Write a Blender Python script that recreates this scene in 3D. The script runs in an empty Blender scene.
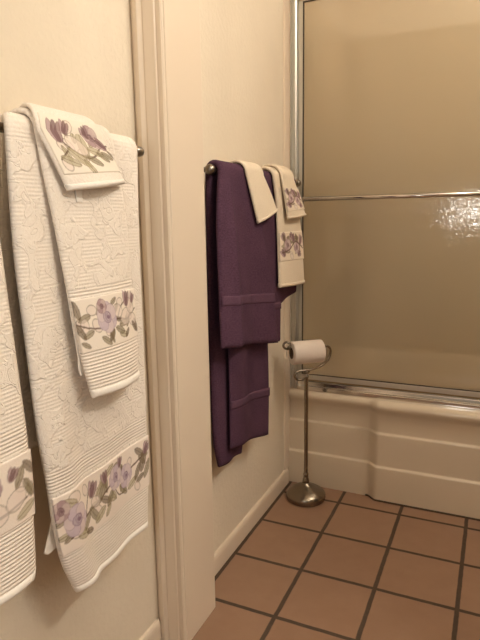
import bpy, bmesh, math, random
import numpy as np
from mathutils import Vector, Matrix

random.seed(7)
sc = bpy.context.scene
COL = sc.collection
PI = math.pi

# ------------------------------------------------------------------ helpers
def link(name, me, mat=None, parent=None):
    o = bpy.data.objects.new(name, me)
    COL.objects.link(o)
    if mat is not None:
        me.materials.append(mat)
    if parent is not None:
        o.parent = parent
    return o

def from_bm(name, bm, mat, parent=None, smooth=False, bevel=0.0, seg=2):
    bmesh.ops.recalc_face_normals(bm, faces=bm.faces[:])
    me = bpy.data.meshes.new(name)
    bm.to_mesh(me); bm.free()
    if smooth:
        me.polygons.foreach_set('use_smooth', [True]*len(me.polygons))
    o = link(name, me, mat, parent)
    if bevel:
        b = o.modifiers.new('bevel', 'BEVEL'); b.width = bevel; b.segments = seg; b.limit_method = 'ANGLE'
        b.angle_limit = math.radians(40)
    return o

def tag(o, label, cat, group=None):
    o['label'] = label; o['category'] = cat
    if group: o['group'] = group
    return o

def struct(o):
    o['kind'] = 'structure'
    return o

def empty(name, loc):
    o = bpy.data.objects.new(name, None); COL.objects.link(o); o.location = loc
    return o

def reparent(o, root):
    """o's mesh is in world coordinates; hang it under root without moving it"""
    o.parent = root
    o.matrix_parent_inverse = Matrix.Translation(-Vector(root.location))
    return o

def add_box(bm, x0, x1, y0, y1, z0, z1):
    v = [bm.verts.new(p) for p in ((x0,y0,z0),(x1,y0,z0),(x1,y1,z0),(x0,y1,z0),
                                   (x0,y0,z1),(x1,y0,z1),(x1,y1,z1),(x0,y1,z1))]
    for f in ((0,3,2,1),(4,5,6,7),(0,1,5,4),(1,2,6,5),(2,3,7,6),(3,0,4,7)):
        bm.faces.new([v[i] for i in f])

def box(name, dims, mat, parent=None, bevel=0.0):
    bm = bmesh.new(); add_box(bm, *dims)
    return from_bm(name, bm, mat, parent, bevel=bevel)

def add_prism(bm, pts, axis, a0, a1):
    """extrude a closed outline along an axis; pts are given in the two other axes, in order"""
    def mk(p, a):
        if axis == 'z': return (p[0], p[1], a)
        if axis == 'y': return (p[0], a, p[1])
        return (a, p[0], p[1])
    A = [bm.verts.new(mk(p, a0)) for p in pts]; B = [bm.verts.new(mk(p, a1)) for p in pts]
    n = len(pts)
    for i in range(n):
        bm.faces.new((A[i], A[(i+1)%n], B[(i+1)%n], B[i]))
    bm.faces.new(A[::-1]); bm.faces.new(B)

def add_lathe(bm, prof, M=Matrix.Identity(4), n=48):
    """prof: list of (r, h) about local z"""
    rings = []
    for r, h in prof:
        if r < 1e-6:
            rings.append([bm.verts.new(M @ Vector((0,0,h)))])
        else:
            rings.append([bm.verts.new(M @ Vector((r*math.cos(2*PI*k/n), r*math.sin(2*PI*k/n), h))) for k in range(n)])
    for a, b in zip(rings[:-1], rings[1:]):
        if len(a) == 1 and len(b) == 1: continue
        for k in range(n):
            k2 = (k+1) % n
            if len(a) == 1: bm.faces.new((a[0], b[k], b[k2]))
            elif len(b) == 1: bm.faces.new((a[k], b[0], a[k2]))
            else: bm.faces.new((a[k], b[k], b[k2], a[k2]))

def smooth_path(pts, n=8):
    P = [Vector(p) for p in pts]; out = []
    for i in range(len(P)-1):
        p0 = P[max(i-1,0)]; p1 = P[i]; p2 = P[i+1]; p3 = P[min(i+2,len(P)-1)]
        for k in range(n):
            t = k/n
            out.append(0.5*((2*p1)+(p2-p0)*t+(2*p0-5*p1+4*p2-p3)*t*t+(3*p1-p0-3*p2+p3)*t**3))
    out.append(P[-1]); return out

def add_tube(bm, pts, r, n=12, cap=True):
    P = [Vector(p) for p in pts]
    t = (P[1]-P[0]).normalized()
    u = t.cross(Vector((0,0,1)))
    if u.length < 1e-3: u = t.cross(Vector((1,0,0)))
    u.normalize(); rings = []
    for i, p in enumerate(P):
        a = P[max(i-1,0)]; b = P[min(i+1,len(P)-1)]
        t = (b-a).normalized()
        u = (u - t*u.dot(t)).normalized(); w = t.cross(u)
        rr = r(i/(len(P)-1)) if callable(r) else r
        rings.append([bm.verts.new(p + rr*(math.cos(2*PI*k/n)*u + math.sin(2*PI*k/n)*w)) for k in range(n)])
    for a, b in zip(rings[:-1], rings[1:]):
        for k in range(n):
            bm.faces.new((a[k], a[(k+1)%n], b[(k+1)%n], b[k]))
    if cap:
        bm.faces.new(rings[0][::-1]); bm.faces.new(rings[-1])

def axis_matrix(origin, direction):
    q = Vector(direction).to_track_quat('Z', 'Y')
    return Matrix.Translation(Vector(origin)) @ q.to_matrix().to_4x4()

# ------------------------------------------------------------------ materials
def srgb(r, g, b):
    f = lambda c: (c/255)/12.92 if c/255 <= 0.04045 else (((c/255)+0.055)/1.055)**2.4
    return (f(r), f(g), f(b), 1)

class Mat:
    def __init__(self, name, col, rough=0.6, metal=0.0, spec=0.5):
        self.m = bpy.data.materials.new(name); self.m.use_nodes = True
        self.nt = self.m.node_tree; self.N = self.nt.nodes; self.L = self.nt.links
        self.b = self.N['Principled BSDF']
        self.b.inputs['Base Color'].default_value = col
        self.b.inputs['Roughness'].default_value = rough
        self.b.inputs['Metallic'].default_value = metal
        self.b.inputs['Specular IOR Level'].default_value = spec
    def node(self, typ, **kw):
        n = self.N.new(typ)
        for k, v in kw.items():
            if k in n.inputs: n.inputs[k].default_value = v
            else: setattr(n, k, v)
        return n
    def val(self, x, sock):
        if isinstance(x, (int, float)): sock.default_value = x
        else: self.L.new(x, sock)
    def math(self, op, a, b=0.0, clamp=False):
        n = self.N.new('ShaderNodeMath'); n.operation = op; n.use_clamp = clamp
        self.val(a, n.inputs[0]); self.val(b, n.inputs[1]); return n.outputs[0]
    def coord(self, which='Object'):
        return self.N.new('ShaderNodeTexCoord').outputs[which]
    def noise(self, vec, scale, detail=3.0, rough=0.5, dist=0.0):
        n = self.node('ShaderNodeTexNoise', Scale=scale, Detail=detail, Roughness=rough, Distortion=dist)
        self.L.new(vec, n.inputs['Vector']); return n.outputs['Fac']
    def mix(self, fac, a, b):
        n = self.N.new('ShaderNodeMix'); n.data_type = 'RGBA'
        self.val(fac, n.inputs[0])
        for x, s in ((a, n.inputs[6]), (b, n.inputs[7])):
            if isinstance(x, tuple): s.default_value = x
            else: self.L.new(x, s)
        return n.outputs[2]
    def ramp(self, fac, p0, p1):
        n = self.N.new('ShaderNodeMapRange'); n.interpolation_type = 'SMOOTHSTEP'
        self.L.new(fac, n.inputs[0]); n.inputs[1].default_value = p0; n.inputs[2].default_value = p1
        return n.outputs[0]
    def bump(self, h, strength=0.3, dist=0.002):
        n = self.node('ShaderNodeBump', Strength=strength, Distance=dist)
        self.L.new(h, n.inputs['Height']); self.L.new(n.outputs[0], self.b.inputs['Normal'])
    def color(self, s): self.L.new(s, self.b.inputs['Base Color'])

def wall_mat(name, col):
    m = Mat(name, col, 0.62, spec=0.25)
    c = m.coord()
    n = m.noise(c, 9, 3); m.color(m.mix(n, tuple(x*0.95 for x in col[:3])+(1,), tuple(min(1,x*1.04) for x in col[:3])+(1,)))
    a = m.ramp(m.noise(c, 75, 2, 0.5), 0.42, 0.62); b = m.noise(c, 260, 2)
    m.bump(m.math('ADD', a, m.math('MULTIPLY', b, 0.3)), 0.22, 0.0016)
    return m.m

CREAM = srgb(229, 214, 192)
M_wall = wall_mat('cream_orange_peel_paint', CREAM)
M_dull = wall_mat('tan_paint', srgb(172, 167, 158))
M_ceil = wall_mat('ceiling_paint', srgb(236, 230, 218))
def gloss_paint(name, col, rough=0.35):
    m = Mat(name, col, rough, spec=0.4); c = m.coord()
    m.bump(m.noise(c, 60, 2), 0.06, 0.001); return m.m
M_trim = gloss_paint('cream_semigloss_trim', srgb(226, 207, 184))

def tile_mat():
    m = Mat('terracotta_floor_tile', srgb(170, 118, 88), 0.5, spec=0.45)
    c = m.coord(); s = m.N.new('ShaderNodeSeparateXYZ'); m.L.new(c, s.inputs[0])
    T = 0.2108; GX = 0.0157; GY = 0.1292
    def edge(axis, off):
        u = m.math('DIVIDE', m.math('SUBTRACT', axis, off), T)
        wob = m.math('MULTIPLY', m.math('SUBTRACT', m.noise(c, 25, 2), 0.5), 0.014)
        f = m.math('FRACT', m.math('ADD', u, wob))
        return m.math('MINIMUM', f, m.math('SUBTRACT', 1.0, f)), m.math('FLOOR', u)
    ex, ix = edge(s.outputs[0], GX); ey, iy = edge(s.outputs[1], GY)
    d = m.math('MINIMUM', ex, ey)
    k = m.ramp(d, 0.020, 0.034)                    # 0 in the grout, 1 on the tile
    cb = m.N.new('ShaderNodeCombineXYZ'); m.L.new(ix, cb.inputs[0]); m.L.new(iy, cb.inputs[1])
    wn = m.N.new('ShaderNodeTexWhiteNoise'); m.L.new(cb.outputs[0], wn.inputs['Vector'])
    mott = m.math('ADD', m.math('MULTIPLY', m.noise(c, 14, 4, 0.6), 0.75), m.math('MULTIPLY', wn.outputs['Value'], 0.25))
    tile = m.mix(mott, srgb(138, 104, 80), srgb(162, 128, 104))
    grout = m.mix(m.noise(c, 90, 3), srgb(66, 52, 40), srgb(88, 70, 56))
    m.color(m.mix(k, grout, tile))
    r = m.N.new('ShaderNodeMapRange'); m.L.new(k, r.inputs[0]); r.inputs[3].default_value = 0.9; r.inputs[4].default_value = 0.42
    m.L.new(r.outputs[0], m.b.inputs['Roughness'])
    h = m.math('ADD', k, m.math('MULTIPLY', m.noise(c, 40, 3), 0.12))
    m.bump(h, 0.5, 0.003)
    return m.m
M_floor = tile_mat()

def metal(name, col, rough, brush=0.0):
    m = Mat(name, col, rough, 1.0); c = m.coord()
    m.bump(m.noise(c, 300, 2), 0.02, 0.0004)
    return m.m
M_nickel = metal('brushed_nickel', srgb(146, 134, 119), 0.25)
M_chrome = metal('chrome', srgb(208, 202, 196), 0.14)
M_alu = metal('satin_aluminium', srgb(212, 211, 205), 0.38)
M_knob = metal('grey_nickel_knob', srgb(150, 140, 128), 0.3)
M_rubber = Mat('black_gasket', srgb(38, 28, 22), 0.6).m
M_hole = Mat('dark_core_gap', srgb(60, 44, 32), 0.9).m

def tub_mat():
    m = Mat('glossy_almond_enamel', srgb(206, 186, 158), 0.16, spec=0.5); c = m.coord()
    n = m.noise(c, 4, 2); m.color(m.mix(n, srgb(220, 203, 178), srgb(228, 211, 188)))
    m.bump(m.noise(c, 6, 1), 0.03, 0.004)
    return m.m
M_tub = tub_mat()
M_surround = gloss_paint('beige_shower_surround', srgb(200, 180, 150), 0.3)

def glass_mat():
    m = Mat('hammered_obscure_glass', (1,1,1,1)); N, L = m.N, m.L
    c = m.coord()
    mp = N.new('ShaderNodeMapping'); L.new(c, mp.inputs[0]); mp.inputs['Scale'].default_value = (1, 1, 0.55)
    h = m.math('ADD', m.noise(mp.outputs[0], 120, 2, 0.5, 0.8), m.math('MULTIPLY', m.noise(mp.outputs[0], 45, 1), 0.5))
    bp = m.node('ShaderNodeBump', Strength=0.42, Distance=0.0012); L.new(h, bp.inputs['Height'])
    tr = N.new('ShaderNodeBsdfTransparent'); tr.inputs[0].default_value = (0.97, 0.95, 0.92, 1)
    rf = N.new('ShaderNodeBsdfRefraction'); rf.inputs[0].default_value = (0.9, 0.84, 0.74, 1); rf.inputs['Roughness'].default_value = 0.22; rf.inputs['IOR'].default_value = 1.03
    tl = N.new('ShaderNodeBsdfTranslucent'); tl.inputs[0].default_value = srgb(250, 241, 220)
    df = N.new('ShaderNodeBsdfDiffuse'); df.inputs[0].default_value = srgb(242, 233, 210)
    gl = N.new('ShaderNodeBsdfGlossy'); gl.inputs[0].default_value = (1, 0.97, 0.92, 1); gl.inputs['Roughness'].default_value = 0.05
    L.new(bp.outputs[0], gl.inputs['Normal'])
    def mx(f, a, b):
        n = N.new('ShaderNodeMixShader')
        if isinstance(f, float): n.inputs[0].default_value = f
        else: L.new(f, n.inputs[0])
        L.new(a.outputs[0], n.inputs[1]); L.new(b.outputs[0], n.inputs[2]); return n
    a = mx(0.45, tl, df); b = mx(0.34, tr, a)
    fr = N.new('ShaderNodeFresnel'); fr.inputs[0].default_value = 1.5; L.new(bp.outputs[0], fr.inputs['Normal'])
    f = m.math('MULTIPLY', fr.outputs[0], 0.9, True)
    e = mx(f, b, gl)
    L.new(e.outputs[0], N['Material Output'].inputs['Surface'])
    N.remove(rf)
    return m.m
M_glass = glass_mat()

def terry(name, col, dark, bump=0.55, sheen=0.0, jac=False, ribs=()):
    """towel cloth; UV is metres across / metres up from the front hem"""
    m = Mat(name, col, 0.95, spec=0.1)
    m.b.inputs['Sheen Weight'].default_value = sheen
    m.b.inputs['Sheen Roughness'].default_value = 0.6
    uv = m.coord('UV'); s = m.N.new('ShaderNodeSeparateXYZ'); m.L.new(uv, s.inputs[0])
    fine = m.noise(uv, 260, 3, 0.65)
    big = m.noise(uv, 18, 3)
    m.color(m.mix(m.math('ADD', m.math('MULTIPLY', big, 0.5), m.math('MULTIPLY', m.ramp(fine, 0.3, 0.7), 0.5)), dark, col))
    h = m.math('MULTIPLY', fine, 0.35)
    if jac or ribs:
        rib = m.math('ADD', m.math('MULTIPLY', m.math('SINE', m.math('MULTIPLY', s.outputs[1], 2*PI/0.0056)), 0.5), 0.5)
    if jac:
        # curling raised leaves with veins, on a finely ribbed ground
        n1 = m.noise(uv, 26, 1.5, 0.45, 0.9)
        leaf = m.ramp(n1, 0.485, 0.515)
        vein = m.ramp(m.math('ABSOLUTE', m.math('SUBTRACT', m.noise(uv, 40, 1.0, 0.4, 1.4), 0.5)), 0.0, 0.035)
        body = m.math('ADD', m.math('MULTIPLY', leaf, m.math('ADD', 0.55, m.math('MULTIPLY', vein, 0.6))),
                      m.math('MULTIPLY', m.math('MULTIPLY', rib, 0.28), m.math('SUBTRACT', 1.0, leaf)))
        if ribs:
            z = None
            for a, b in ribs:
                k = m.math('MULTIPLY', m.ramp(s.outputs[1], a-0.003, a+0.003), m.math('SUBTRACT', 1.0, m.ramp(s.outputs[1], b-0.003, b+0.003)))
                z = k if z is None else m.math('MAXIMUM', z, k)
            body = m.math('ADD', m.math('MULTIPLY', body, m.math('SUBTRACT', 1.0, z)), m.math('MULTIPLY', m.math('MULTIPLY', rib, 0.7), z))
        h = m.math('ADD', h, body)
    m.bump(h, bump, 0.0028)
    return m.m

W1, W2 = srgb(248, 237, 225), srgb(234, 220, 204)
M_white = terry('white_jacquard_terry_big', W1, W2, jac=True, ribs=((0.0, 0.10), (0.2, 0.235)))
M_whiteh = terry('white_jacquard_terry_hand', W1, W2, jac=True, ribs=((0.0, 0.085), (0.163, 0.178)))
M_whitew = terry('white_terry_smooth', srgb(249, 239, 228), W2)
M_hem = terry('white_flat_hem', srgb(250, 243, 234), srgb(242, 231, 218), bump=0.15)
M_cream = terry('cream_terry', srgb(237, 221, 198), srgb(222, 203, 178))
M_purple = terry('purple_terry', srgb(99, 69, 86), srgb(64, 42, 56), bump=0.5)
M_pband = terry('purple_flat_weave', srgb(102, 73, 89), srgb(84, 58, 72), bump=0.2, sheen=0.0)

def floral_mat():
    m = Mat('printed_floral_weave', (0.8,0.7,0.6,1), 0.85, spec=0.15)
    a = m.N.new('ShaderNodeAttribute'); a.attribute_name = 'print'; m.L.new(a.outputs['Color'], m.b.inputs['Base Color'])
    m.bump(m.noise(m.coord('UV'), 500, 2), 0.25, 0.001)
    return m.m
M_floral = floral_mat()

# ------------------------------------------------------------------ setting
# x runs right from the left wall, y into the picture, z up; metres
YN0, YP0, YP1, YB = -1.5, 1.012, 1.154, 2.72
XR, ZC = 1.62, 2.4
struct(box('floor', (-0.1, XR+0.1, YN0-0.1, YB+0.1, -0.06, 0.0), M_floor))
struct(box('ceiling', (-0.1, XR+0.1, YN0-0.1, YB+0.1, ZC, ZC+0.06), M_ceil))
struct(box('wall_left', (-0.1, 0.0, YN0-0.1, YB+0.1, 0.0, ZC), M_wall))
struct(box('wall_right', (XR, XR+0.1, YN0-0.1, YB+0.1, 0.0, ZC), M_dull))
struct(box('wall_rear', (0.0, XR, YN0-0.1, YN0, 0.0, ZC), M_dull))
struct(box('wall_back', (0.0, XR, YB, YB+0.1, 0.0, ZC), M_wall))
bm = bmesh.new()                                   # partition with the door opening
add_box(bm, 0.0, 0.052, YP0, YP1, 0.0, ZC)
add_box(bm, 0.052, 0.84, YP0, YP1, 2.06, ZC)
add_box(bm, 0.84, XR, YP0, YP1, 0.0, ZC)
struct(from_bm('wall_middle', bm, M_wall))
bm = bmesh.new()                                   # flat jamb boards lining the opening
add_box(bm, 0.052, 0.0715, YP0-0.004, YP1+0.002, 0.0, 2.06)
add_box(bm, 0.8205, 0.84, YP0-0.004, YP1+0.002, 0.0, 2.06)
add_box(bm, 0.0715, 0.8205, YP0-0.004, YP1+0.002, 2.041, 2.06)
struct(from_bm('trim_1', bm, M_trim, bevel=0.0025))
# moulded casing against the corner of the near room
cas = [(0.0003,YP0),(0.0003,YP0-0.0150),(0.0065,YP0-0.0165),(0.0090,YP0-0.0215),(0.019,YP0-0.0225),(0.0235,YP0-0.018),(0.0265,YP0-0.0155),
       (0.030,YP0-0.0165),(0.046,YP0-0.0125),(0.0515,YP0-0.0115),(0.0535,YP0-0.0085),(0.0565,YP0-0.0095),(0.0645,YP0-0.0095),(0.0675,YP0-0.0070),(0.0685,YP0-0.0040),(0.0685,YP0)]
bm = bmesh.new(); add_prism(bm, cas, 'z', 0.004, 2.11)
struct(from_bm('trim_2', bm, M_trim, bevel=0.0012))
bm = bmesh.new(); add_prism(bm, [(0.892-p[0], p[1]) for p in cas], 'z', 0.0, 2.11)
struct(from_bm('trim_3', bm, M_trim, bevel=0.0012))
# baseboards
def baseboard(name, y0, y1, h=0.062):
    bm = bmesh.new()
    add_prism(bm, [(0.0,0.0),(0.0105,0.0),(0.0105,h-0.014),(0.009,h-0.006),(0.006,h-0.001),(0.0,h)], 'y', y0, y1)
    return struct(from_bm(name, bm, M_trim, bevel=0.001))
baseboard('baseboard_left_near', YN0, YP0-0.023, 0.066)
baseboard('baseboard_left_far', YP1+0.002, 1.892, 0.060)
# rounded edge strip of the shower surround on the left wall
bm = bmesh.new()
add_prism(bm, [(0.0,1.868),(0.004,1.870),(0.006,1.876),(0.006,1.921),(0.0,1.921)], 'z', 0.061, 1.83)
struct(from_bm('trim_4', bm, M_trim, bevel=0.001))
# surround panels of the bathing alcove
struct(box('wall_surround_left', (0.0, 0.012, 1.962, YB, 0.30, 1.80), M_surround, bevel=0.004))
struct(box('wall_surround_back', (0.012, 1.54, YB-0.012, YB, 0.30, 1.80), M_surround, bevel=0.004))
struct(box('wall_surround_right', (1.54, 1.62, 1.90, YB, 0.0, ZC), M_surround))

# ------------------------------------------------------------------ bathtub
def build_tub():
    bm = bmesh.new()
    X0, X1 = 0.0015, 1.538
    # apron profile (forward offset, z): three flat bands, each ledge catching light, then the rolled rim
    prof = [(0.000,0.0),(0.000,0.08),(0.000,0.1225),(-0.0004,0.1260),(-0.002,0.1285),(-0.007,0.1310),(-0.0078,0.1335),(-0.008,0.1375),(-0.008,0.19),(-0.008,0.2440),(-0.0084,0.2475),(-0.010,0.2500),(-0.015,0.2525),(-0.0158,0.2550),(-0.016,0.259),(-0.017,0.29),
            (-0.018,0.315),(-0.015,0.324),(-0.006,0.333),(0.000,0.341),(0.002,0.350),(-0.001,0.359),(-0.008,0.366),(-0.020,0.369)]
    xs = [X0,0.05,0.10,0.15,0.20,0.25,0.29,0.302,0.308,0.314,0.322,0.330,0.337,0.343,0.349,0.36,0.40,0.5,0.7,0.9,1.1,1.3,X1]
    def front(x):
        t = min(1, max(0, (x-0.306)/(0.345-0.306))); t = t*t*(3-2*t)
        return 1.907 - 0.027*t
    grid = [[bm.verts.new((x, front(x)-a, z)) for a, z in prof] for x in xs]
    for i in range(len(xs)-1):
        for j in range(len(prof)-1):
            bm.faces.new((grid[i][j], grid[i+1][j], grid[i+1][j+1], grid[i][j+1]))
    # deck and basin: loops with matching counts
    n = 96; loops = []
    cx, cy = (X0+X1)/2, 2.335
    def rr(hx, hy, rad, z, oy=0.0):
        out = []
        for k in range(n):
            a = 2*PI*k/n; c, s = math.cos(a), math.sin(a); p = rad
            q = (abs(c)**p + abs(s)**p)**(-1/p)
            out.append(bm.verts.new((cx+hx*q*c, cy+oy+hy*q*s, z)))
        return out
    yd = 1.93
    top = rr(0.700, 0.312, 6, 0.369)
    loops = [rr((X1-X0)/2, 0.372, 40, 0.369), top, rr(0.690,0.302,6,0.364), rr(0.682,0.294,6,0.352), rr(0.655,0.272,5,0.22), rr(0.625,0.245,5,0.10), rr(0.58,0.205,4,0.07), rr(0.3,0.1,3,0.062)]
    for a, b in zip(loops[:-1], loops[1:]):
        for k in range(n):
            bm.faces.new((a[k], a[(k+1)%n], b[(k+1)%n], b[k]))
    bm.faces.new(loops[-1])
    # deck strip between the rolled rim and the basin loop, sunk a hair below it
    st = [[bm.verts.new((x, y, 0.3688)) for y in (front(x)+0.020, 1.985)] for x in xs]
    for i in range(len(xs)-1):
        bm.faces.new((st[i][0], st[i+1][0], st[i+1][1], st[i][1]))
    o = from_bm('bathtub', bm, M_tub, smooth=True)
    bm = bmesh.new()
    xb = [x for x in xs if x >= 0.30 and x < 1.5]
    rows = [[bm.verts.new((x, front(x)-d, z)) for d, z in ((0.0035,0.0003),(0.003,0.0045),(0.0003,0.006))] for x in xb]
    for a, b in zip(rows[:-1], rows[1:]):
        for q in range(2): bm.faces.new((a[q], b[q], b[q+1], a[q+1]))
    from_bm('sealant_bead', bm, Mat('dark_aged_sealant', srgb(84, 66, 50), 0.8).m, o)
    return tag(o, 'glossy almond bathtub with stepped apron standing on the tiled floor behind the paper stand', 'bathtub')
tub = build_tub()

# ------------------------------------------------------------------ shower door
SY = 1.936
root = tag(empty('shower_door', (0.0, SY, 0.369)), 'framed sliding shower door of obscured textured glass standing on the bathtub rim', 'shower door')
def part(name, dims, mat, parent=root, bevel=0.0015, sub=False):
    bm = bmesh.new()
    for d in (dims if isinstance(dims, list) else [dims]): add_box(bm, *d)
    o = from_bm(name, bm, mat, bevel=bevel)
    return o
def hang(o, p=root):
    o.parent = p; 
    bpy.context.view_layer.update()
    o.matrix_parent_inverse = p.matrix_world.inverted()
    return o
bpy.context.view_layer.update()
# wall channel: a stepped aluminium profile
bm = bmesh.new()
add_prism(bm, [(0.0065,SY-0.018),(0.012,SY-0.020),(0.0125,SY-0.012),(0.022,SY-0.012),(0.0225,SY-0.017),(0.027,SY-0.020),(0.031,SY-0.017),(0.0315,SY-0.006),(0.034,SY-0.006),(0.034,SY+0.022),(0.0065,SY+0.022)], 'z', 0.372, 1.745)
hang(from_bm('wall_channel', bm, M_alu))
# bottom track: stepped rails
bm = bmesh.new()
add_prism(bm, [(SY-0.018,0.3695),(SY-0.018,0.384),(SY-0.012,0.388),(SY-0.010,0.399),(SY-0.004,0.403),(SY+0.022,0.403),(SY+0.024,0.3695)], 'x', 0.034, 1.536)
hang(from_bm('bottom_track', bm, M_chrome, bevel=0.0015))
bm = bmesh.new()
add_prism(bm, [(SY-0.024,1.722),(SY-0.024,1.760),(SY-0.018,1.766),(SY+0.026,1.766),(SY+0.026,1.722)], 'x', 0.034, 1.536)
hang(from_bm('top_track', bm, M_alu, bevel=0.002))
bm = bmesh.new()
add_prism(bm, [(1.506,SY-0.018),(1.536,SY-0.018),(1.536,SY+0.022),(1.506,SY+0.022)], 'z', 0.372, 1.745)
hang(from_bm('wall_channel', bm, M_alu, bevel=0.0015))
def panel(x0, x1, y, bar):
    z0, z1 = 0.409, 1.716
    bm = bmesh.new()
    w = 0.013
    add_box(bm, x0, x0+w, y-0.006, y+0.006, z0, z1); add_box(bm, x1-w, x1, y-0.006, y+0.006, z0, z1)
    add_box(bm, x0+w, x1-w, y-0.006, y+0.006, z0, z0+0.018); add_box(bm, x0+w, x1-w, y-0.006, y+0.006, z1-0.004, z1)
    p = hang(from_bm('sliding_panel', bm, M_alu, bevel=0.0012))
    g = hang(box('glass_pane', (x0+w, x1-w, y-0.0022, y+0.0022, z0+0.018, z1-0.004), M_glass), p)
    g['label'] = 'obscured hammered glass pane'
    bm = bmesh.new()
    for d in ((x0+w, x0+w+0.0035, y-0.0055, y-0.0022, z0+0.018, z1-0.004), (x0+w, x1-w, y-0.0055, y-0.0022, z1-0.0075, z1-0.004), (x0+w, x1-w, y-0.0055, y-0.0022, z0+0.018, z0+0.021)):
        add_box(bm, *d)
    hang(from_bm('gasket', bm, M_rubber), p)
    if bar:
        bm = bmesh.new(); zb = 1.066
        add_tube(bm, [(x0+0.008, y-0.034, zb), (x1-0.008, y-0.034, zb)], 0.0074, 16)
        for x in (x0+0.008, x1-0.008):
            add_lathe(bm, [(0, 0), (0.009, 0), (0.009, 0.004), (0.006, 0.008), (0.006, 0.028), (0.0, 0.028)], axis_matrix((x, y-0.006, zb), (0,-1,0)), 20)
        b = hang(from_bm('towel_rail', bm, M_chrome, smooth=True), p); b['label'] = 'thin chrome rail across the glass'
panel(0.036, 0.80, SY-0.001, True)
panel(0.755, 1.504, SY+0.014, False)

# ------------------------------------------------------------------ towel rails on the wall
def wall_rail(y0, y1, z, kr, label):
    r = tag(empty('towel_bar', (0.0, (y0+y1)/2, z)), label, 'towel bar', 'wall towel bars')
    bpy.context.view_layer.update()
    bm = bmesh.new(); add_tube(bm, [(0.06, y0, z), (0.06, y1, z)], 0.0068, 18)
    hang(from_bm('rod', bm, M_nickel, smooth=True), r)
    for y, d in ((y0, -1), (y1, 1)):
        bm = bmesh.new()
        add_lathe(bm, [(0, 0), (0.021, 0), (0.021, 0.004), (0.017, 0.009), (0.008, 0.014), (0.0065, 0.03), (0.0065, 0.062), (0, 0.064)], axis_matrix((0.0, y, z), (1,0,0)), 28)
        p = hang(from_bm('post', bm, M_knob, smooth=True), r)
        bm = bmesh.new()
        add_lathe(bm, [(0, -0.012), (kr*0.8, -0.012), (kr, -0.008), (kr, 0.002), (kr*0.85, 0.008), (kr*0.45, 0.012), (0, 0.0125)], axis_matrix((0.06, y, z), (0.15,d,0)), 28)
        hang(from_bm('finial', bm, M_knob, smooth=True), p)
    return r
NZ, BZ = 1.129, 1.117
wall_rail(0.16, 0.915, NZ, 0.0095, 'nickel towel bar on the wall left of the door frame, holding the white towels')
wall_rail(1.206, 1.845, BZ, 0.0125, 'nickel towel bar on the bathroom wall beyond the door frame, holding the purple towels')

# ------------------------------------------------------------------ towels
def interp(poly, s):
    """polyline [(s, y, z), ...] -> smooth (y, z)"""
    S = [p[0] for p in poly]
    s = min(max(s, S[0]), S[-1])
    i = max(k for k in range(len(S)) if S[k] <= s + 1e-9); i = min(i, len(S)-2)
    p0 = poly[max(i-1,0)]; p1 = poly[i]; p2 = poly[i+1]; p3 = poly[min(i+2,len(S)-1)]
    h = p2[0]-p1[0]; t = (s-p1[0])/h
    out = []
    for c in (1, 2):
        m1 = (p2[c]-p0[c])/(p2[0]-p0[0]) if p2[0] > p0[0] else 0
        m2 = (p3[c]-p1[c])/(p3[0]-p1[0]) if p3[0] > p1[0] else 0
        out.append((2*t**3-3*t**2+1)*p1[c]+(t**3-2*t**2+t)*h*m1+(-2*t**3+3*t**2)*p2[c]+(t**3-t**2)*h*m2)
    return out

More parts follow.
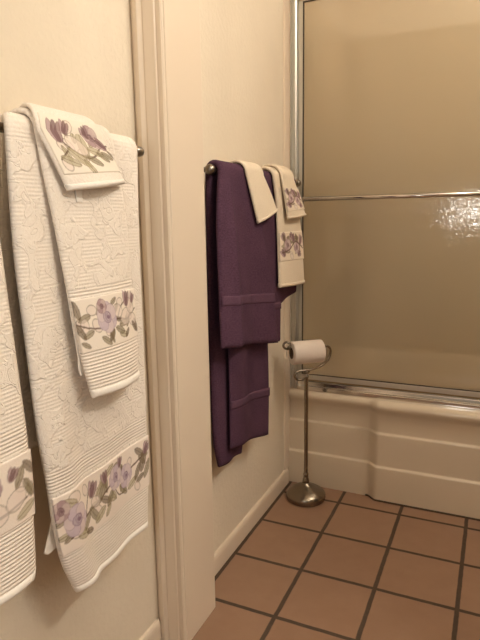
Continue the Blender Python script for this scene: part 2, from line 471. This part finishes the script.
class Drape:
    """a folded towel over a rail: front flap, turn over the rail, back flap"""
    def __init__(s, bx, bz, rin, th, fl, fr, back, fold, backfold=None):
        s.bx, s.bz, s.r, s.th = bx, bz, rin+th/2, th
        # add the fraction of length to each polyline point
        def par(poly):
            d = [0]
            for a, b in zip(poly[:-1], poly[1:]): d.append(d[-1]+math.hypot(a[0]-b[0], a[1]-b[1]))
            return [(x/d[-1], p[0], p[1]) for x, p in zip(d, poly)], d[-1]
        s.L, l1 = par(fl); s.R, l2 = par(fr); s.lf = (l1+l2)/2
        s.BL, b1 = par(back[0]); s.BR, b2 = par(back[1]); s.lb = (b1+b2)/2
        s.fold = fold; s.bfold = backfold or (lambda t, q: 0.0)
        s.top = PI*s.r; s.total = s.lf+s.top+s.lb
    def mid(s, t, a):
        """t across 0..1, a metres from the front hem"""
        if a <= s.lf:
            q = 1-a/s.lf
            y0, z0 = interp(s.L, q); y1, z1 = interp(s.R, q)
            return Vector((s.bx+s.r+s.fold(t, q), y0+(y1-y0)*t, z0+(z1-z0)*t))
        y0, _ = interp(s.L, 0); y1, _ = interp(s.R, 0)
        yb0, _ = interp(s.BL, 0); yb1, _ = interp(s.BR, 0)
        if a <= s.lf+s.top:
            k = (a-s.lf)/s.top; th = PI*k; e = k*k*(3-2*k)
            f = s.fold(t, 0)*(1-e)+s.bfold(t, 0)*e
            yy = (y0+(y1-y0)*t)*(1-e)+(yb0+(yb1-yb0)*t)*e
            return Vector((s.bx+s.r*math.cos(th)+f, yy, s.bz+s.r*math.sin(th)))
        q = min(1, (a-s.lf-s.top)/s.lb)
        y0, z0 = interp(s.BL, q); y1, z1 = interp(s.BR, q)
        return Vector((s.bx-s.r+s.bfold(t, q), y0+(y1-y0)*t, z0+(z1-z0)*t))
    def normal(s, t, a):
        e = 1e-3
        du = s.mid(min(1,t+e), a)-s.mid(max(0,t-e), a)
        dv = s.mid(t, min(s.total,a+e))-s.mid(t, max(0,a-e))
        n = du.cross(dv); n.normalize(); return n
    def width(s): return abs(s.R[0][1]-s.L[0][1])
    def sheet(s, name, mat, parent=None, t0=0.0, t1=1.0, a0=0.0, a1=None, nu=40, step=0.006, out=None, th=None, pic=None, puff=None):
        """closed shell following the towel; out = outward offset of its middle, th = thickness"""
        a1 = s.total if a1 is None else a1
        nv = max(6, int((a1-a0)/step)); th = s.th if th is None else th; out = 0.0 if out is None else out
        F, B, UV = [], [], []
        for j in range(nv+1):
            a = a0+(a1-a0)*j/nv; ej = min(j, nv-j)
            for i in range(nu+1):
                t = t0+(t1-t0)*i/nu; ei = min(i, nu-i)
                P = s.mid(t, a); n = s.normal(t, a)
                kk = {0:0.35, 1:0.8}.get(min(ei, ej), 1.0)
                h = th/2*kk
                b = puff(t, a) if puff else 0.0
                F.append(P+n*(out+h+b)); B.append(P+n*(out-h)); UV.append((t*s.width(), a))
        W = nu+1; idx = lambda i, j: j*W+i; off = len(F)
        faces = []
        for j in range(nv):
            for i in range(nu):
                faces.append((idx(i,j), idx(i+1,j), idx(i+1,j+1), idx(i,j+1)))
                faces.append((off+idx(i,j), off+idx(i,j+1), off+idx(i+1,j+1), off+idx(i+1,j)))
        for i in range(nu):
            faces.append((idx(i,0), off+idx(i,0), off+idx(i+1,0), idx(i+1,0)))
            faces.append((idx(i,nv), idx(i+1,nv), off+idx(i+1,nv), off+idx(i,nv)))
        for j in range(nv):
            faces.append((idx(0,j), idx(0,j+1), off+idx(0,j+1), off+idx(0,j)))
            faces.append((idx(nu,j), off+idx(nu,j), off+idx(nu,j+1), idx(nu,j+1)))
        me = bpy.data.meshes.new(name)
        me.from_pydata([tuple(v) for v in F+B], [], faces)
        me.polygons.foreach_set('use_smooth', [True]*len(me.polygons))
        uvl = me.uv_layers.new(name='UVMap'); uu = UV+UV
        for lp in me.loops: uvl.data[lp.index].uv = uu[lp.vertex_index]
        if pic is not None:
            H_, W_ = pic.shape[:2]
            at = me.color_attributes.new('print', 'FLOAT_COLOR', 'POINT')
            for j in range(nv+1):
                for i in range(W):
                    c = pic[min(H_-1, int((1-j/nv)*(H_-1)+.5)), min(W_-1, int(i/nu*(W_-1)+.5))]
                    for q in (idx(i,j), off+idx(i,j)): at.data[q].color = (float(c[0]), float(c[1]), float(c[2]), 1)
        bm = bmesh.new(); bm.from_mesh(me); bmesh.ops.recalc_face_normals(bm, faces=bm.faces[:]); bm.to_mesh(me); bm.free()
        return link(name, me, mat, parent)

# --- printed rose bands, drawn as a colour table and stored on the mesh
def lin(r, g, b): return np.array(srgb(r, g, b)[:3])
LAV, LAVD, MAUVE, MAUVED = lin(206,186,194), lin(140,112,128), lin(180,150,151), lin(130,99,101)
OLIVE, OLIVEL, BROWN, PETAL = lin(146,132,104), lin(186,172,140), lin(104,80,64), lin(232,214,202)
def blend(img, mask, c):
    img[:] = img*(1-mask[..., None]) + mask[..., None]*c
def painting(w, h, items, ground=(240,225,211), span=None, grow=1.3, fill=0):
    """items: (kind, u, v, size, angle); u, v in units of the band height, v downwards"""
    img = np.empty((h, w, 3)); img[:] = lin(*ground)
    Y, X = np.mgrid[0:h, 0:w]; X = X/h; Y = Y/h
    ks = (w/h)/span if span else 1.0
    rnd = random.Random(len(items)); extra = []
    for q in range(fill):
        extra.append((rnd.choice(['leaf','pleaf','dleaf','petal','pleaf']), rnd.uniform(0.05, (span or w/h)-0.05), 0.5+0.36*rnd.uniform(-1,1), rnd.uniform(0.09,0.14), rnd.uniform(-1.5,1.5)))
    items = extra+items
    px = 1.0/h
    def ell(cx, cy, a, b, ang, soft=1.5):
        c, s = math.cos(ang), math.sin(ang)
        u = ((X-cx)*c+(Y-cy)*s)/a; v = (-(X-cx)*s+(Y-cy)*c)/b
        d = np.sqrt(u*u+v*v)
        return np.clip((1-d)*min(a,b)/(px*soft)+0.5, 0, 1)
    def ring(cx, cy, a, b, ang, wd=0.012):
        return np.clip(ell(cx,cy,a,b,ang)-ell(cx,cy,max(a-wd,1e-3),max(b-wd,1e-3),ang), 0, 1)
    def stroke(pts, wd, col, op=0.85):
        P = smooth_path([(p[0], p[1], 0) for p in pts], 10)
        d = np.full(X.shape, 9.0)
        for a, b in zip(P[:-1], P[1:]):
            dx, dy = b.x-a.x, b.y-a.y; l = dx*dx+dy*dy+1e-12
            t = np.clip(((X-a.x)*dx+(Y-a.y)*dy)/l, 0, 1)
            d = np.minimum(d, np.hypot(X-a.x-t*dx, Y-a.y-t*dy))
        blend(img, np.clip((wd-d)/(px*1.5)+0.5, 0, 1)*op, col)
    for it in items:
        k, u, v, s, an = it[:5]
        u *= ks; s *= grow if k != 'stem' else 1.2
        if k in ('rose', 'mrose'):
            c1, c2 = (LAV, LAVD) if k == 'rose' else (MAUVE, MAUVED)
            for q in range(6):
                a = an+q*PI/3
                x, y = u+0.55*s*math.cos(a), v+0.55*s*math.sin(a)
                blend(img, ell(x, y, 0.55*s, 0.46*s, a+PI/2)*0.9, c1*(0.55)+PETAL*0.45 if q % 2 else c1)
                blend(img, ring(x, y, 0.55*s, 0.46*s, a+PI/2)*0.45, c2)
            blend(img, ell(u, v, 0.42*s, 0.38*s, an)*0.8, c1*0.8)
            for q in range(3):
                blend(img, ring(u+0.06*s*q, v-0.05*s*q, (0.42-0.1*q)*s, (0.36-0.1*q)*s, an+q)*0.75, c2)
            blend(img, ell(u+.1*s, v, 0.16*s, 0.13*s, an)*0.9, c2)
        elif k == 'bud':
            for dx, c in ((-0.32, MAUVE), (0.32, MAUVED*0.6+MAUVE*0.4), (0, MAUVED)):
                x = u+dx*s*math.cos(an); y = v+dx*s*math.sin(an)
                blend(img, ell(x, y, 0.3*s, 0.75*s, an+dx*0.8)*0.85, c)
                blend(img, ring(x, y, 0.3*s, 0.75*s, an+dx*0.8)*0.5, BROWN)
        elif k in ('leaf', 'dleaf', 'pleaf'):
            c = {'leaf': OLIVE, 'dleaf': BROWN*0.6+OLIVE*0.4, 'pleaf': OLIVEL}[k]
            blend(img, ell(u, v, s, 0.42*s, an)*0.75, c)
            blend(img, ring(u, v, s, 0.42*s, an)*0.5, BROWN)
            stroke([(u-s*math.cos(an), v-s*math.sin(an)), (u+s*math.cos(an), v+s*math.sin(an))], 0.007, BROWN, 0.6)
        elif k == 'petal':
            blend(img, ell(u, v, s, 0.75*s, an)*0.6, PETAL); blend(img, ring(u, v, s, 0.75*s, an, 0.016)*0.7, BROWN*0.6+OLIVEL*0.4)
        elif k == 'stem':
            stroke([(p[0]*ks, p[1]) for p in it[5]], s, BROWN)
    return img

P_big = lambda w, h: painting(w, h, [
    ('stem',0,0,0.016,0,[(0.25,0.75),(0.7,0.62),(1.1,0.55),(1.6,0.4),(2.2,0.42),(2.8,0.3)]),
    ('stem',0,0,0.012,0,[(0.7,0.62),(0.85,0.3),(1.0,0.2)]), ('stem',0,0,0.012,0,[(1.6,0.4),(1.8,0.7),(2.1,0.75)]),
    ('pleaf',0.55,0.85,0.16,0.3),('leaf',0.72,0.72,0.15,-0.6),('leaf',0.98,0.7,0.17,0.9),('pleaf',1.15,0.78,0.16,-0.5),('dleaf',0.75,0.9,0.12,0.2),
    ('leaf',1.25,0.42,0.16,-1.0),('dleaf',1.35,0.6,0.14,0.5),('leaf',1.5,0.62,0.15,-0.8),('petal',1.05,0.5,0.12,0.4),('pleaf',0.3,0.18,0.15,0.4),
    ('leaf',2.0,0.68,0.16,0.7),('pleaf',2.35,0.7,0.15,-0.4),('dleaf',2.55,0.55,0.15,-1.0),('dleaf',2.75,0.4,0.2,-1.2),('leaf',2.88,0.6,0.17,-1.0),('dleaf',2.62,0.2,0.14,0.6),('leaf',1.7,0.18,0.14,-0.3),
    ('rose',0.42,0.52,0.24,0.3),('mrose',0.12,0.25,0.16,0.9),('bud',0.98,0.26,0.17,0.35),('bud',1.35,0.2,0.13,-0.2),('rose',1.72,0.35,0.2,1.0),('rose',2.12,0.48,0.2,0.2),('bud',2.85,0.2,0.14,0.5),('bud',1.9,0.14,0.11,0.2)], span=3.0, fill=40, grow=1.12)
P_left = lambda w, h: painting(w, h, [
    ('stem',0,0,0.016,0,[(0.1,0.5),(0.6,0.7),(1.2,0.5),(1.7,0.6),(2.3,0.75),(2.8,0.65)]),
    ('petal',2.35,0.7,0.2,0.2),('petal',2.65,0.6,0.17,-0.5),('leaf',2.72,0.3,0.14,-1.1),('leaf',2.85,0.52,0.15,1.0),('pleaf',2.78,0.82,0.16,-0.4),('pleaf',2.2,0.88,0.15,0.6),
    ('leaf',1.7,0.7,0.16,0.5),('leaf',1.2,0.3,0.16,-0.6),('dleaf',0.8,0.5,0.15,0.3),
    ('mrose',2.28,0.3,0.21,0.4),('bud',2.62,0.22,0.12,0.5),('rose',1.5,0.4,0.22,0.8),('rose',0.5,0.4,0.22,0.1)], span=2.95, fill=22, grow=1.15)
P_hand = lambda w, h: painting(w, h, [
    ('stem',0,0,0.014,0,[(0.0,0.45),(0.25,0.55),(0.6,0.6),(1.0,0.5),(1.35,0.55),(1.7,0.4)]),('stem',0,0,0.012,0,[(1.0,0.5),(1.15,0.3),(1.4,0.15)]),
    ('dleaf',0.04,0.2,0.15,1.3),('dleaf',0.06,0.6,0.14,1.0),('leaf',0.12,0.85,0.1,0.5),
    ('petal',1.05,0.35,0.15,0.3),('petal',1.3,0.5,0.18,-0.4),('petal',1.5,0.32,0.16,0.8),('petal',1.55,0.6,0.15,0.2),
    ('leaf',0.62,0.85,0.13,0.6),('dleaf',0.78,0.78,0.12,-0.8),('leaf',1.05,0.72,0.14,0.4),('dleaf',1.28,0.82,0.1,-0.7),('leaf',0.95,0.15,0.1,-0.5),('dleaf',1.6,0.75,0.12,0.9),
    ('rose',0.72,0.42,0.25,0.5),('mrose',0.62,0.2,0.12,0.2),('bud',1.38,0.16,0.17,0.2),('bud',1.62,0.18,0.12,0.5)], (242,229,214), span=1.78, fill=22, grow=1.2)
P_wash = lambda w, h: painting(w, h, [
    ('stem',0,0,0.015,0,[(0.3,0.35),(0.45,0.55),(0.75,0.72),(1.05,0.68),(1.4,0.5),(1.7,0.42)]),('stem',0,0,0.012,0,[(0.1,0.75),(0.45,0.55)]),
    ('pleaf',0.55,0.72,0.2,0.8),('pleaf',0.85,0.5,0.24,-1.1),('leaf',0.95,0.78,0.16,0.4),('petal',0.68,0.5,0.2,0.5),('pleaf',1.15,0.6,0.18,0.2),('leaf',1.32,0.7,0.14,0.5),('pleaf',0.3,0.78,0.16,0.4),('pleaf',0.7,0.9,0.14,1.2),
    ('leaf',1.5,0.66,0.14,0.4),('dleaf',1.68,0.62,0.1,0.8),
    ('bud',0.3,0.28,0.22,0.1),('bud',0.58,0.2,0.15,0.3),('mrose',1.3,0.3,0.2,0.3),('bud',1.5,0.42,0.17,-0.9),('bud',1.15,0.22,0.14,-0.4)], (242,230,214), span=1.75, fill=10, grow=1.15)
def P_small(w, h):
    rnd = random.Random(3); it = []
    for k in range(9): it.append((rnd.choice(['dleaf','dleaf','bud']), rnd.uniform(.1,1.5), rnd.uniform(.15,.85), rnd.uniform(.13,.2), rnd.uniform(-1.4,1.4)))
    it += [('mrose',0.4,0.45,0.2,0.3),('mrose',0.95,0.55,0.2,1.0),('bud',1.25,0.3,0.2,0.4),('bud',0.75,0.22,0.17,-0.3)]
    it.append(('stem',0,0,0.02,0,[(0.1,0.7),(0.5,0.6),(0.9,0.35),(1.4,0.6)]))
    return painting(w, h, it, (234,217,196), span=1.5, fill=16, grow=1.15)

def put_band(d, o, a0, a1, pic, nu=170, t0=0.004, t1=0.996, name='floral_band'):
    nv = 90
    W_ = int(nu*1.6); w = d.width()*(t1-t0); h_ = int(W_*(a1-a0)/w)
    return d.sheet(name, M_floral, o, t0, t1, a0, a1, nu, (a1-a0)/nv, d.th/2-0.0006, 0.004, pic(W_, h_))
def put_hem(d, o, a1=0.017, mat=None, t0=0.0, t1=1.0, a0=-0.0):
    return d.sheet('hem', mat or M_hem, o, t0, t1, a0, a1, 40, 0.0025, 0.0, d.th+0.005)

sm = lambda x: x*x*(3-2*x)

# big white bath towel
big = Drape(0.06, NZ, 0.0085, 0.014,
    [(0.583,NZ),(0.579,0.96),(0.585,0.825),(0.591,0.69),(0.600,0.606),(0.607,0.521),(0.619,0.455),(0.643,0.392)],
    [(0.886,NZ),(0.879,0.95),(0.877,0.70),(0.872,0.52),(0.862,0.392)],
    ([(0.606,NZ),(0.588,0.95),(0.583,0.72),(0.588,0.652)], [(0.88,NZ),(0.88,0.95),(0.88,0.72),(0.88,0.652)]),
    lambda t, q: q*(0.004*math.sin(5.0*t+0.3)+0.002*math.sin(13*t+2.0*q)) + 0.012*q*math.exp(-((t-0.14)/0.10)**2),
    lambda t, q: -0.004*q)
o = big.sheet('bath_towel', M_white, nu=64, puff=lambda t, a: 0.0)
tag(o, 'large white jacquard bath towel, nearest the door frame, its floral band hanging lowest', 'towel', 'bath towels on the near bar')
put_band(big, o, 0.088, 0.193, P_big, 210)
put_hem(big, o)
# thin inner layer peeping out at its lower left edge
bm = bmesh.new()
add_prism(bm, [(0.640,0.600),(0.655,0.600),(0.650,0.500),(0.622,0.484),(0.600,0.482),(0.593,0.488),(0.600,0.503),(0.618,0.540),(0.628,0.580)], 'x', 0.0665, 0.0705)
f_ = from_bm('inner_fold', bm, M_hem, o, bevel=0.002)

# leftmost white bath towel
lef = Drape(0.06, NZ, 0.0085, 0.014,
    [(0.20,NZ),(0.20,0.9),(0.20,0.7),(0.20,0.49)],
    [(0.549,NZ),(0.551,0.965),(0.556,0.785),(0.558,0.68),(0.548,0.514),(0.542,0.488)],
    ([(0.20,NZ),(0.20,0.75)], [(0.549,NZ),(0.549,0.75)]),
    lambda t, q: q*(0.018*sm(t)+0.008*math.sin(9*t)), lambda t, q: -0.004*q)
o = lef.sheet('bath_towel', M_white, nu=56)
tag(o, 'white jacquard bath towel cut off by the left edge of the photo', 'towel', 'bath towels on the near bar')
put_band(lef, o, 0.098, 0.195, P_left, 190)
put_hem(lef, o)

# white hand towel over the big towel
han = Drape(0.06, NZ, 0.0230, 0.009,
    [(0.624,NZ),(0.629,1.082),(0.640,0.999),(0.649,0.916),(0.657,0.85),(0.666,0.781),(0.679,0.722)],
    [(0.800,NZ),(0.812,1.05),(0.816,1.0),(0.812,0.889),(0.810,0.78),(0.803,0.722)],
    ([(0.618,NZ),(0.62,0.90)], [(0.80,NZ),(0.80,0.90)]),
    lambda t, q: q*(0.024+0.014*math.sin(PI*t*1.0)) , lambda t, q: 0.0)
o = han.sheet('hand_towel', M_whiteh, nu=48)
tag(o, 'white hand towel with floral band and ribbed end, draped over the large white bath towel', 'towel')
put_band(han, o, 0.077, 0.163, P_hand, 150)
put_hem(han, o, 0.016)
bm = bmesh.new()
add_prism(bm, [(0.650,0.905),(0.662,0.905),(0.680,0.790),(0.682,0.764),(0.668,0.760),(0.664,0.774),(0.6655,0.79),(0.657,0.85)], 'x', 0.0985, 0.1025)
from_bm('inner_fold', bm, M_hem, o, bevel=0.002)

# washcloth on top of the hand towel
was = Drape(0.06, NZ, 0.0325, 0.0075,
    [(0.618,NZ),(0.637,1.092),(0.659,1.045)],
    [(0.760,NZ),(0.781,1.098),(0.800,1.062)],
    ([(0.648,NZ),(0.655,1.00)], [(0.745,NZ),(0.745,1.00)]),
    lambda t, q: q*(0.012+0.016*math.sin(PI*min(1,t*1.05))), lambda t, q: 0.002)
o = was.sheet('washcloth', M_whitew, nu=40, step=0.004)
tag(o, 'white washcloth with printed roses folded over the white hand towel on the near bar', 'washcloth')
put_band(was, o, 0.022, 0.108, P_wash, 150, 0.03, 0.985)
put_hem(was, o, 0.010)
bm = bmesh.new(); add_box(bm, 0.101, 0.1025, 0.684, 0.698, 1.030, 1.052)
from_bm('care_tag', bm, M_hem, o, bevel=0.0005)

# --- bathroom rail, nearest first
A = Drape(0.06, BZ, 0.0085, 0.016,
    [(1.222,BZ),(1.196,1.0),(1.185,0.812),(1.180,0.692)],
    [(1.385,BZ),(1.452,0.985),(1.495,0.80),(1.508,0.640)],
    ([(1.222,BZ),(1.218,0.80),(1.222,0.55),(1.230,0.42),(1.252,0.345)], [(1.385,BZ),(1.42,0.80),(1.43,0.55),(1.428,0.42),(1.398,0.325)]),
    lambda t, q: q*(0.012+0.016*t) + 0.009*math.sin(7*t+0.5)*q + 0.010*math.exp(-((t-0.22)/0.07)**2)*min(1,q*3) - 0.007*math.exp(-((t-0.62)/0.08)**2)*q, lambda t, q: -0.004*q+0.006*math.sin(6*t)*q)
o = A.sheet('bath_towel', M_purple, nu=48)
tag(o, 'dark purple bath towel nearest the door frame, its back half hanging far lower', 'towel')
A.sheet('woven_band', M_pband, o, 0.002, 0.998, 0.112, 0.138, 40, 0.004, A.th/2-0.0006, 0.004)
# second half of its back, folded forward of the wall side
A2 = Drape(0.06, BZ, 0.0, 0.010,
    [(1.272,0.80),(1.276,0.664),(1.276,0.52),(1.274,0.392)], [(1.52,0.80),(1.532,0.608),(1.536,0.46),(1.530,0.340)],
    ([(1.27,0.8),(1.27,0.79)], [(1.5,0.8),(1.5,0.79)]),
    lambda t, q: 0.000+0.007*math.sin(8*t))
p = A2.sheet('lower_fold', M_purple, o, a1=A2.lf, nu=36)
A2.sheet('woven_band', M_pband, p, 0.002, 0.998, 0.118, 0.142, 36, 0.004, A2.th/2-0.0006, 0.004)

B = Drape(0.06, BZ, 0.0085, 0.012,
    [(1.432,BZ),(1.44,0.95),(1.455,0.80),(1.462,0.642)], [(1.562,BZ),(1.592,0.908),(1.612,0.749),(1.606,0.622)],
    ([(1.432,BZ),(1.44,0.75)], [(1.562,BZ),(1.562,0.75)]),
    lambda t, q: q*0.007*t+0.002*q*math.sin(9*t), lambda t, q: 0.0)
o = B.sheet('hand_towel', M_purple, nu=36)
tag(o, 'dark purple hand towel half hidden between cream washcloth and floral hand towel', 'towel', 'hand towels on the bathroom bar')
B.sheet('woven_band', M_pband, o, 0.002, 0.998, 0.100, 0.122, 30, 0.004, B.th/2-0.0006, 0.004)

Cc = Drape(0.06, BZ, 0.0085, 0.012,
    [(1.578,BZ),(1.608,0.95),(1.626,0.80),(1.630,0.728)], [(1.775,BZ),(1.80,0.95),(1.815,0.80),(1.812,0.752)],
    ([(1.580,BZ),(1.58,0.80)], [(1.775,BZ),(1.775,0.80)]),
    lambda t, q: -0.013*q+q*0.003*math.sin(8*t), lambda t, q: 0.0)
o = Cc.sheet('hand_towel', M_purple, nu=32)
tag(o, 'purple hand towel whose hem shows just under the bathroom floral hand towel', 'towel', 'hand towels on the bathroom bar')

D = Drape(0.06, BZ, 0.0260, 0.009,
    [(1.345,BZ),(1.372,1.05),(1.398,0.988)], [(1.462,BZ),(1.505,1.07),(1.540,1.022)],
    ([(1.345,BZ),(1.35,1.0)], [(1.462,BZ),(1.462,1.0)]),
    lambda t, q: q*(0.010+0.006*math.sin(PI*t)), lambda t, q: 0.0)
o = D.sheet('washcloth', M_cream, nu=32, step=0.004)
tag(o, 'plain cream washcloth hung over the purple towels on the bathroom bar', 'washcloth', 'washcloths on the bathroom bar')
put_hem(D, o, 0.010, M_cream)

E = Drape(0.06, BZ, 0.0220, 0.012,
    [(1.545,BZ),(1.562,1.05),(1.568,0.92),(1.568,0.795)], [(1.710,BZ),(1.755,1.05),(1.785,0.93),(1.804,0.782)],
    ([(1.545,BZ),(1.555,0.85)], [(1.710,BZ),(1.72,0.85)]),
    lambda t, q: q*(0.008+0.006*math.sin(PI*t)), lambda t, q: 0.0)
o = E.sheet('hand_towel', M_cream, nu=40)
tag(o, 'cream floral hand towel hanging on the bathroom bar beside the shower door', 'towel', 'hand towels on the bathroom bar')
put_band(E, o, 0.082, 0.172, P_small, 110)
put_hem(E, o, 0.014, M_cream)

F = Drape(0.06, BZ, 0.0350, 0.009,
    [(1.580,BZ),(1.592,1.06),(1.604,0.998)], [(1.690,BZ),(1.735,1.06),(1.772,1.008)],
    ([(1.580,BZ),(1.58,0.98)], [(1.690,BZ),(1.70,0.98)]),
    lambda t, q: q*(0.012+0.006*math.sin(PI*t)), lambda t, q: 0.0)
o = F.sheet('washcloth', M_cream, nu=32, step=0.004)
tag(o, 'small floral washcloth folded over the cream hand towel beside the shower door', 'washcloth', 'washcloths on the bathroom bar')
put_band(F, o, 0.024, 0.098, P_small, 90)
put_hem(F, o, 0.010, M_cream)

# ------------------------------------------------------------------ toilet paper stand
SX, SYY = 0.1085, 1.802
st = tag(empty('toilet_paper_stand', (SX, SYY, 0.0)), 'brushed nickel freestanding paper stand with curled wire arm on the floor tiles', 'toilet paper stand')
bm = bmesh.new()
add_lathe(bm, [(0,0.0),(0.066,0.0),(0.0695,0.003),(0.071,0.010),(0.0705,0.019),(0.068,0.025),(0.0635,0.030),(0.055,0.036),(0.043,0.043),(0.030,0.049),(0.020,0.054),(0.0135,0.059),(0.0125,0.062),(0.0,0.062)], n=64)
from_bm('base', bm, M_nickel, st, smooth=True)
bm = bmesh.new()
add_lathe(bm, [(0,0.062),(0.0115,0.062),(0.0125,0.067),(0.0115,0.073),(0.009,0.081),(0.0082,0.088),(0.0095,0.091),(0.0095,0.096),(0.0075,0.099),(0.0072,0.104),(0.0072,0.452),(0.0088,0.455),(0.0088,0.460),(0.006,0.463),(0.0,0.463)], n=32)
from_bm('pole', bm, M_nickel, st, smooth=True)
bm = bmesh.new()
add_lathe(bm, [(0.0115*math.sin(PI*k/14), 0.474-0.0115*math.cos(PI*k/14)) for k in range(15)], n=28)
from_bm('ball_joint', bm, M_nickel, st, smooth=True)
PHI = math.radians(40); AX = Vector((math.cos(PHI), math.sin(PHI), 0))
def aw(a, z, side=0.0): return AX*a + Vector((-math.sin(PHI), math.cos(PHI), 0))*side + Vector((0,0,z))
ZA = 0.5605
scroll = [aw(-0.030+0.0045*(0.55+0.45*k)*math.cos(-k*0.9+0.4)*1.0, 0.470+0.0045*(0.55+0.45*k)*math.sin(-k*0.9+0.4), -0.001*k) for k in range(0)]
pts = [aw(-0.006,0.470,-0.012), aw(-0.010,0.461,-0.012), aw(-0.020,0.453,-0.012), aw(-0.034,0.451,-0.011), aw(-0.045,0.459,-0.010), aw(-0.047,0.471,-0.009), aw(-0.038,0.480,-0.009), aw(-0.018,0.4825,-0.009),
       aw(0.010,0.483,-0.008), aw(0.036,0.486,-0.004), aw(0.060,0.494,0), aw(0.078,0.507,0), aw(0.088,0.525,0), aw(0.090,0.543,0), aw(0.084,0.556,0), aw(0.070,ZA,0), aw(0.03,ZA,0), aw(-0.03,ZA,0), aw(-0.064,ZA,0),
       aw(-0.078,ZA+0.003,0), aw(-0.085,ZA+0.012,0), aw(-0.081,ZA+0.022,0), aw(-0.071,ZA+0.025,-0.002), aw(-0.063,ZA+0.019,-0.005), aw(-0.064,ZA+0.010,-0.008), aw(-0.072,ZA+0.008,-0.010)]
bm = bmesh.new(); add_tube(bm, smooth_path(pts, 8), 0.0039, 12)
from_bm('wire_arm', bm, M_nickel, st, smooth=True)

# the paper roll hanging on the arm
def paper():
    m = Mat('white_tissue_paper', srgb(238, 222, 208), 0.95, spec=0.05); c = m.coord()
    vo = m.node('ShaderNodeTexVoronoi', Scale=140.0); m.L.new(c, vo.inputs['Vector'])
    m.bump(m.math('ADD', vo.outputs['Distance'], m.noise(c, 60, 2)), 0.35, 0.0012); return m.m
M_paper = paper(); M_card = Mat('cardboard', srgb(120, 92, 68), 0.9).m
rl = tag(empty('toilet_paper_roll', (SX, SYY, ZA-0.0365)), 'white half used toilet paper roll hanging on the nickel stand arm', 'toilet paper')
RC = ZA-0.0155; HL = 0.056
Mx = axis_matrix((0, 0, RC-(ZA-0.0365)), AX)
bm = bmesh.new()
add_lathe(bm, [(0.0205,-HL),(0.0375,-HL),(0.0395,-HL+0.0015),(0.040,-HL+0.005),(0.040,HL-0.005),(0.0395,HL-0.0015),(0.0375,HL),(0.0205,HL),(0.0205,-HL)], Mx, 64)
from_bm('paper', bm, M_paper, rl, smooth=False)
for f in rl.children[0].data.polygons: f.use_smooth = True
bm = bmesh.new()
add_lathe(bm, [(0.0192,-HL),(0.0204,-HL),(0.0204,HL),(0.0192,HL),(0.0192,-HL)], Mx, 40)
from_bm('cardboard_core', bm, M_card, rl, smooth=True)
# loose end of the paper lying against the roll
bm = bmesh.new()
R2 = 0.0406; va = []
for k in range(13):
    th = math.radians(-70+k*9)
    for sgn in (-1, 1):
        va.append(bm.verts.new(Mx @ Vector((R2*math.cos(th), R2*math.sin(th), sgn*(HL-0.001)))))
for k in range(12): bm.faces.new((va[2*k], va[2*k+1], va[2*k+3], va[2*k+2]))
o = from_bm('loose_sheet', bm, M_paper, rl, smooth=True)
sdm = o.modifiers.new('thick', 'SOLIDIFY'); sdm.thickness = 0.0006

# ------------------------------------------------------------------ light
def area(name, loc, target, sx, sy, power, col):
    l = bpy.data.lights.new(name, 'AREA'); l.shape = 'RECTANGLE'; l.size = sx; l.size_y = sy; l.energy = power; l.color = col
    o = bpy.data.objects.new(name, l); COL.objects.link(o); o.location = loc
    o.rotation_euler = (Vector(target)-Vector(loc)).to_track_quat('-Z', 'Y').to_euler()
    return o
def bulb(name, loc, r, power, col):
    l = bpy.data.lights.new(name, 'POINT'); l.shadow_soft_size = r; l.energy = power; l.color = col
    o = bpy.data.objects.new(name, l); COL.objects.link(o); o.location = loc; return o
WARM = (1.0, 0.965, 0.89)
for k in range(3):
    bulb('vanity_bulb', (1.42, 0.35+0.2*k, 1.95), 0.05, 12.2, WARM)
bulb('low_lamp', (0.515, -0.352, 1.025), 0.065, 9.0, (0.97, 0.97, 0.95))
bulb('bath_lamp', (1.36, 1.40, 2.16), 0.06, 22.5, (1.0, 0.93, 0.84))
bulb('alcove_fill', (0.95, 2.30, 2.32), 0.06, 5.0, (1.0, 0.95, 0.86))  # added fill, not a known fixture: brightens the alcove behind the glass
w = bpy.data.worlds.new('dim_room'); sc.world = w; w.use_nodes = True
w.node_tree.nodes['Background'].inputs[0].default_value = (1.0, 0.85, 0.65, 1); w.node_tree.nodes['Background'].inputs[1].default_value = 0.02

# ------------------------------------------------------------------ camera
yaw, pitch, roll, fpx = 0.4313446, 0.1783935, 0.0162536, 557.94
cy_, sy_, cp, sp = math.cos(yaw), math.sin(yaw), math.cos(pitch), math.sin(pitch)
fw = Vector((-sy_*cp, cy_*cp, -sp)); rt = Vector((cy_, sy_, 0)); dn = fw.cross(rt)
c_, s_ = math.cos(roll), math.sin(roll)
r2 = c_*rt + s_*dn; d2 = -s_*rt + c_*dn
cam = bpy.data.cameras.new('camera'); co = bpy.data.objects.new('camera', cam); COL.objects.link(co)
m = Matrix.Identity(4)
for i in range(3):
    m[i][0] = r2[i]; m[i][1] = -d2[i]; m[i][2] = -fw[i]
m[0][3], m[1][3], m[2][3] = 0.68673, 0.0, 1.0
co.matrix_world = m
cam.sensor_fit = 'VERTICAL'; cam.sensor_height = 24.0; cam.lens = 24.0*fpx/640.0; cam.clip_start = 0.02
sc.camera = co
vs = sc.view_settings
vs.view_transform = 'Standard'; vs.look = 'None'; vs.gamma = 1.0; vs.use_curve_mapping = False; vs.exposure = -0.06
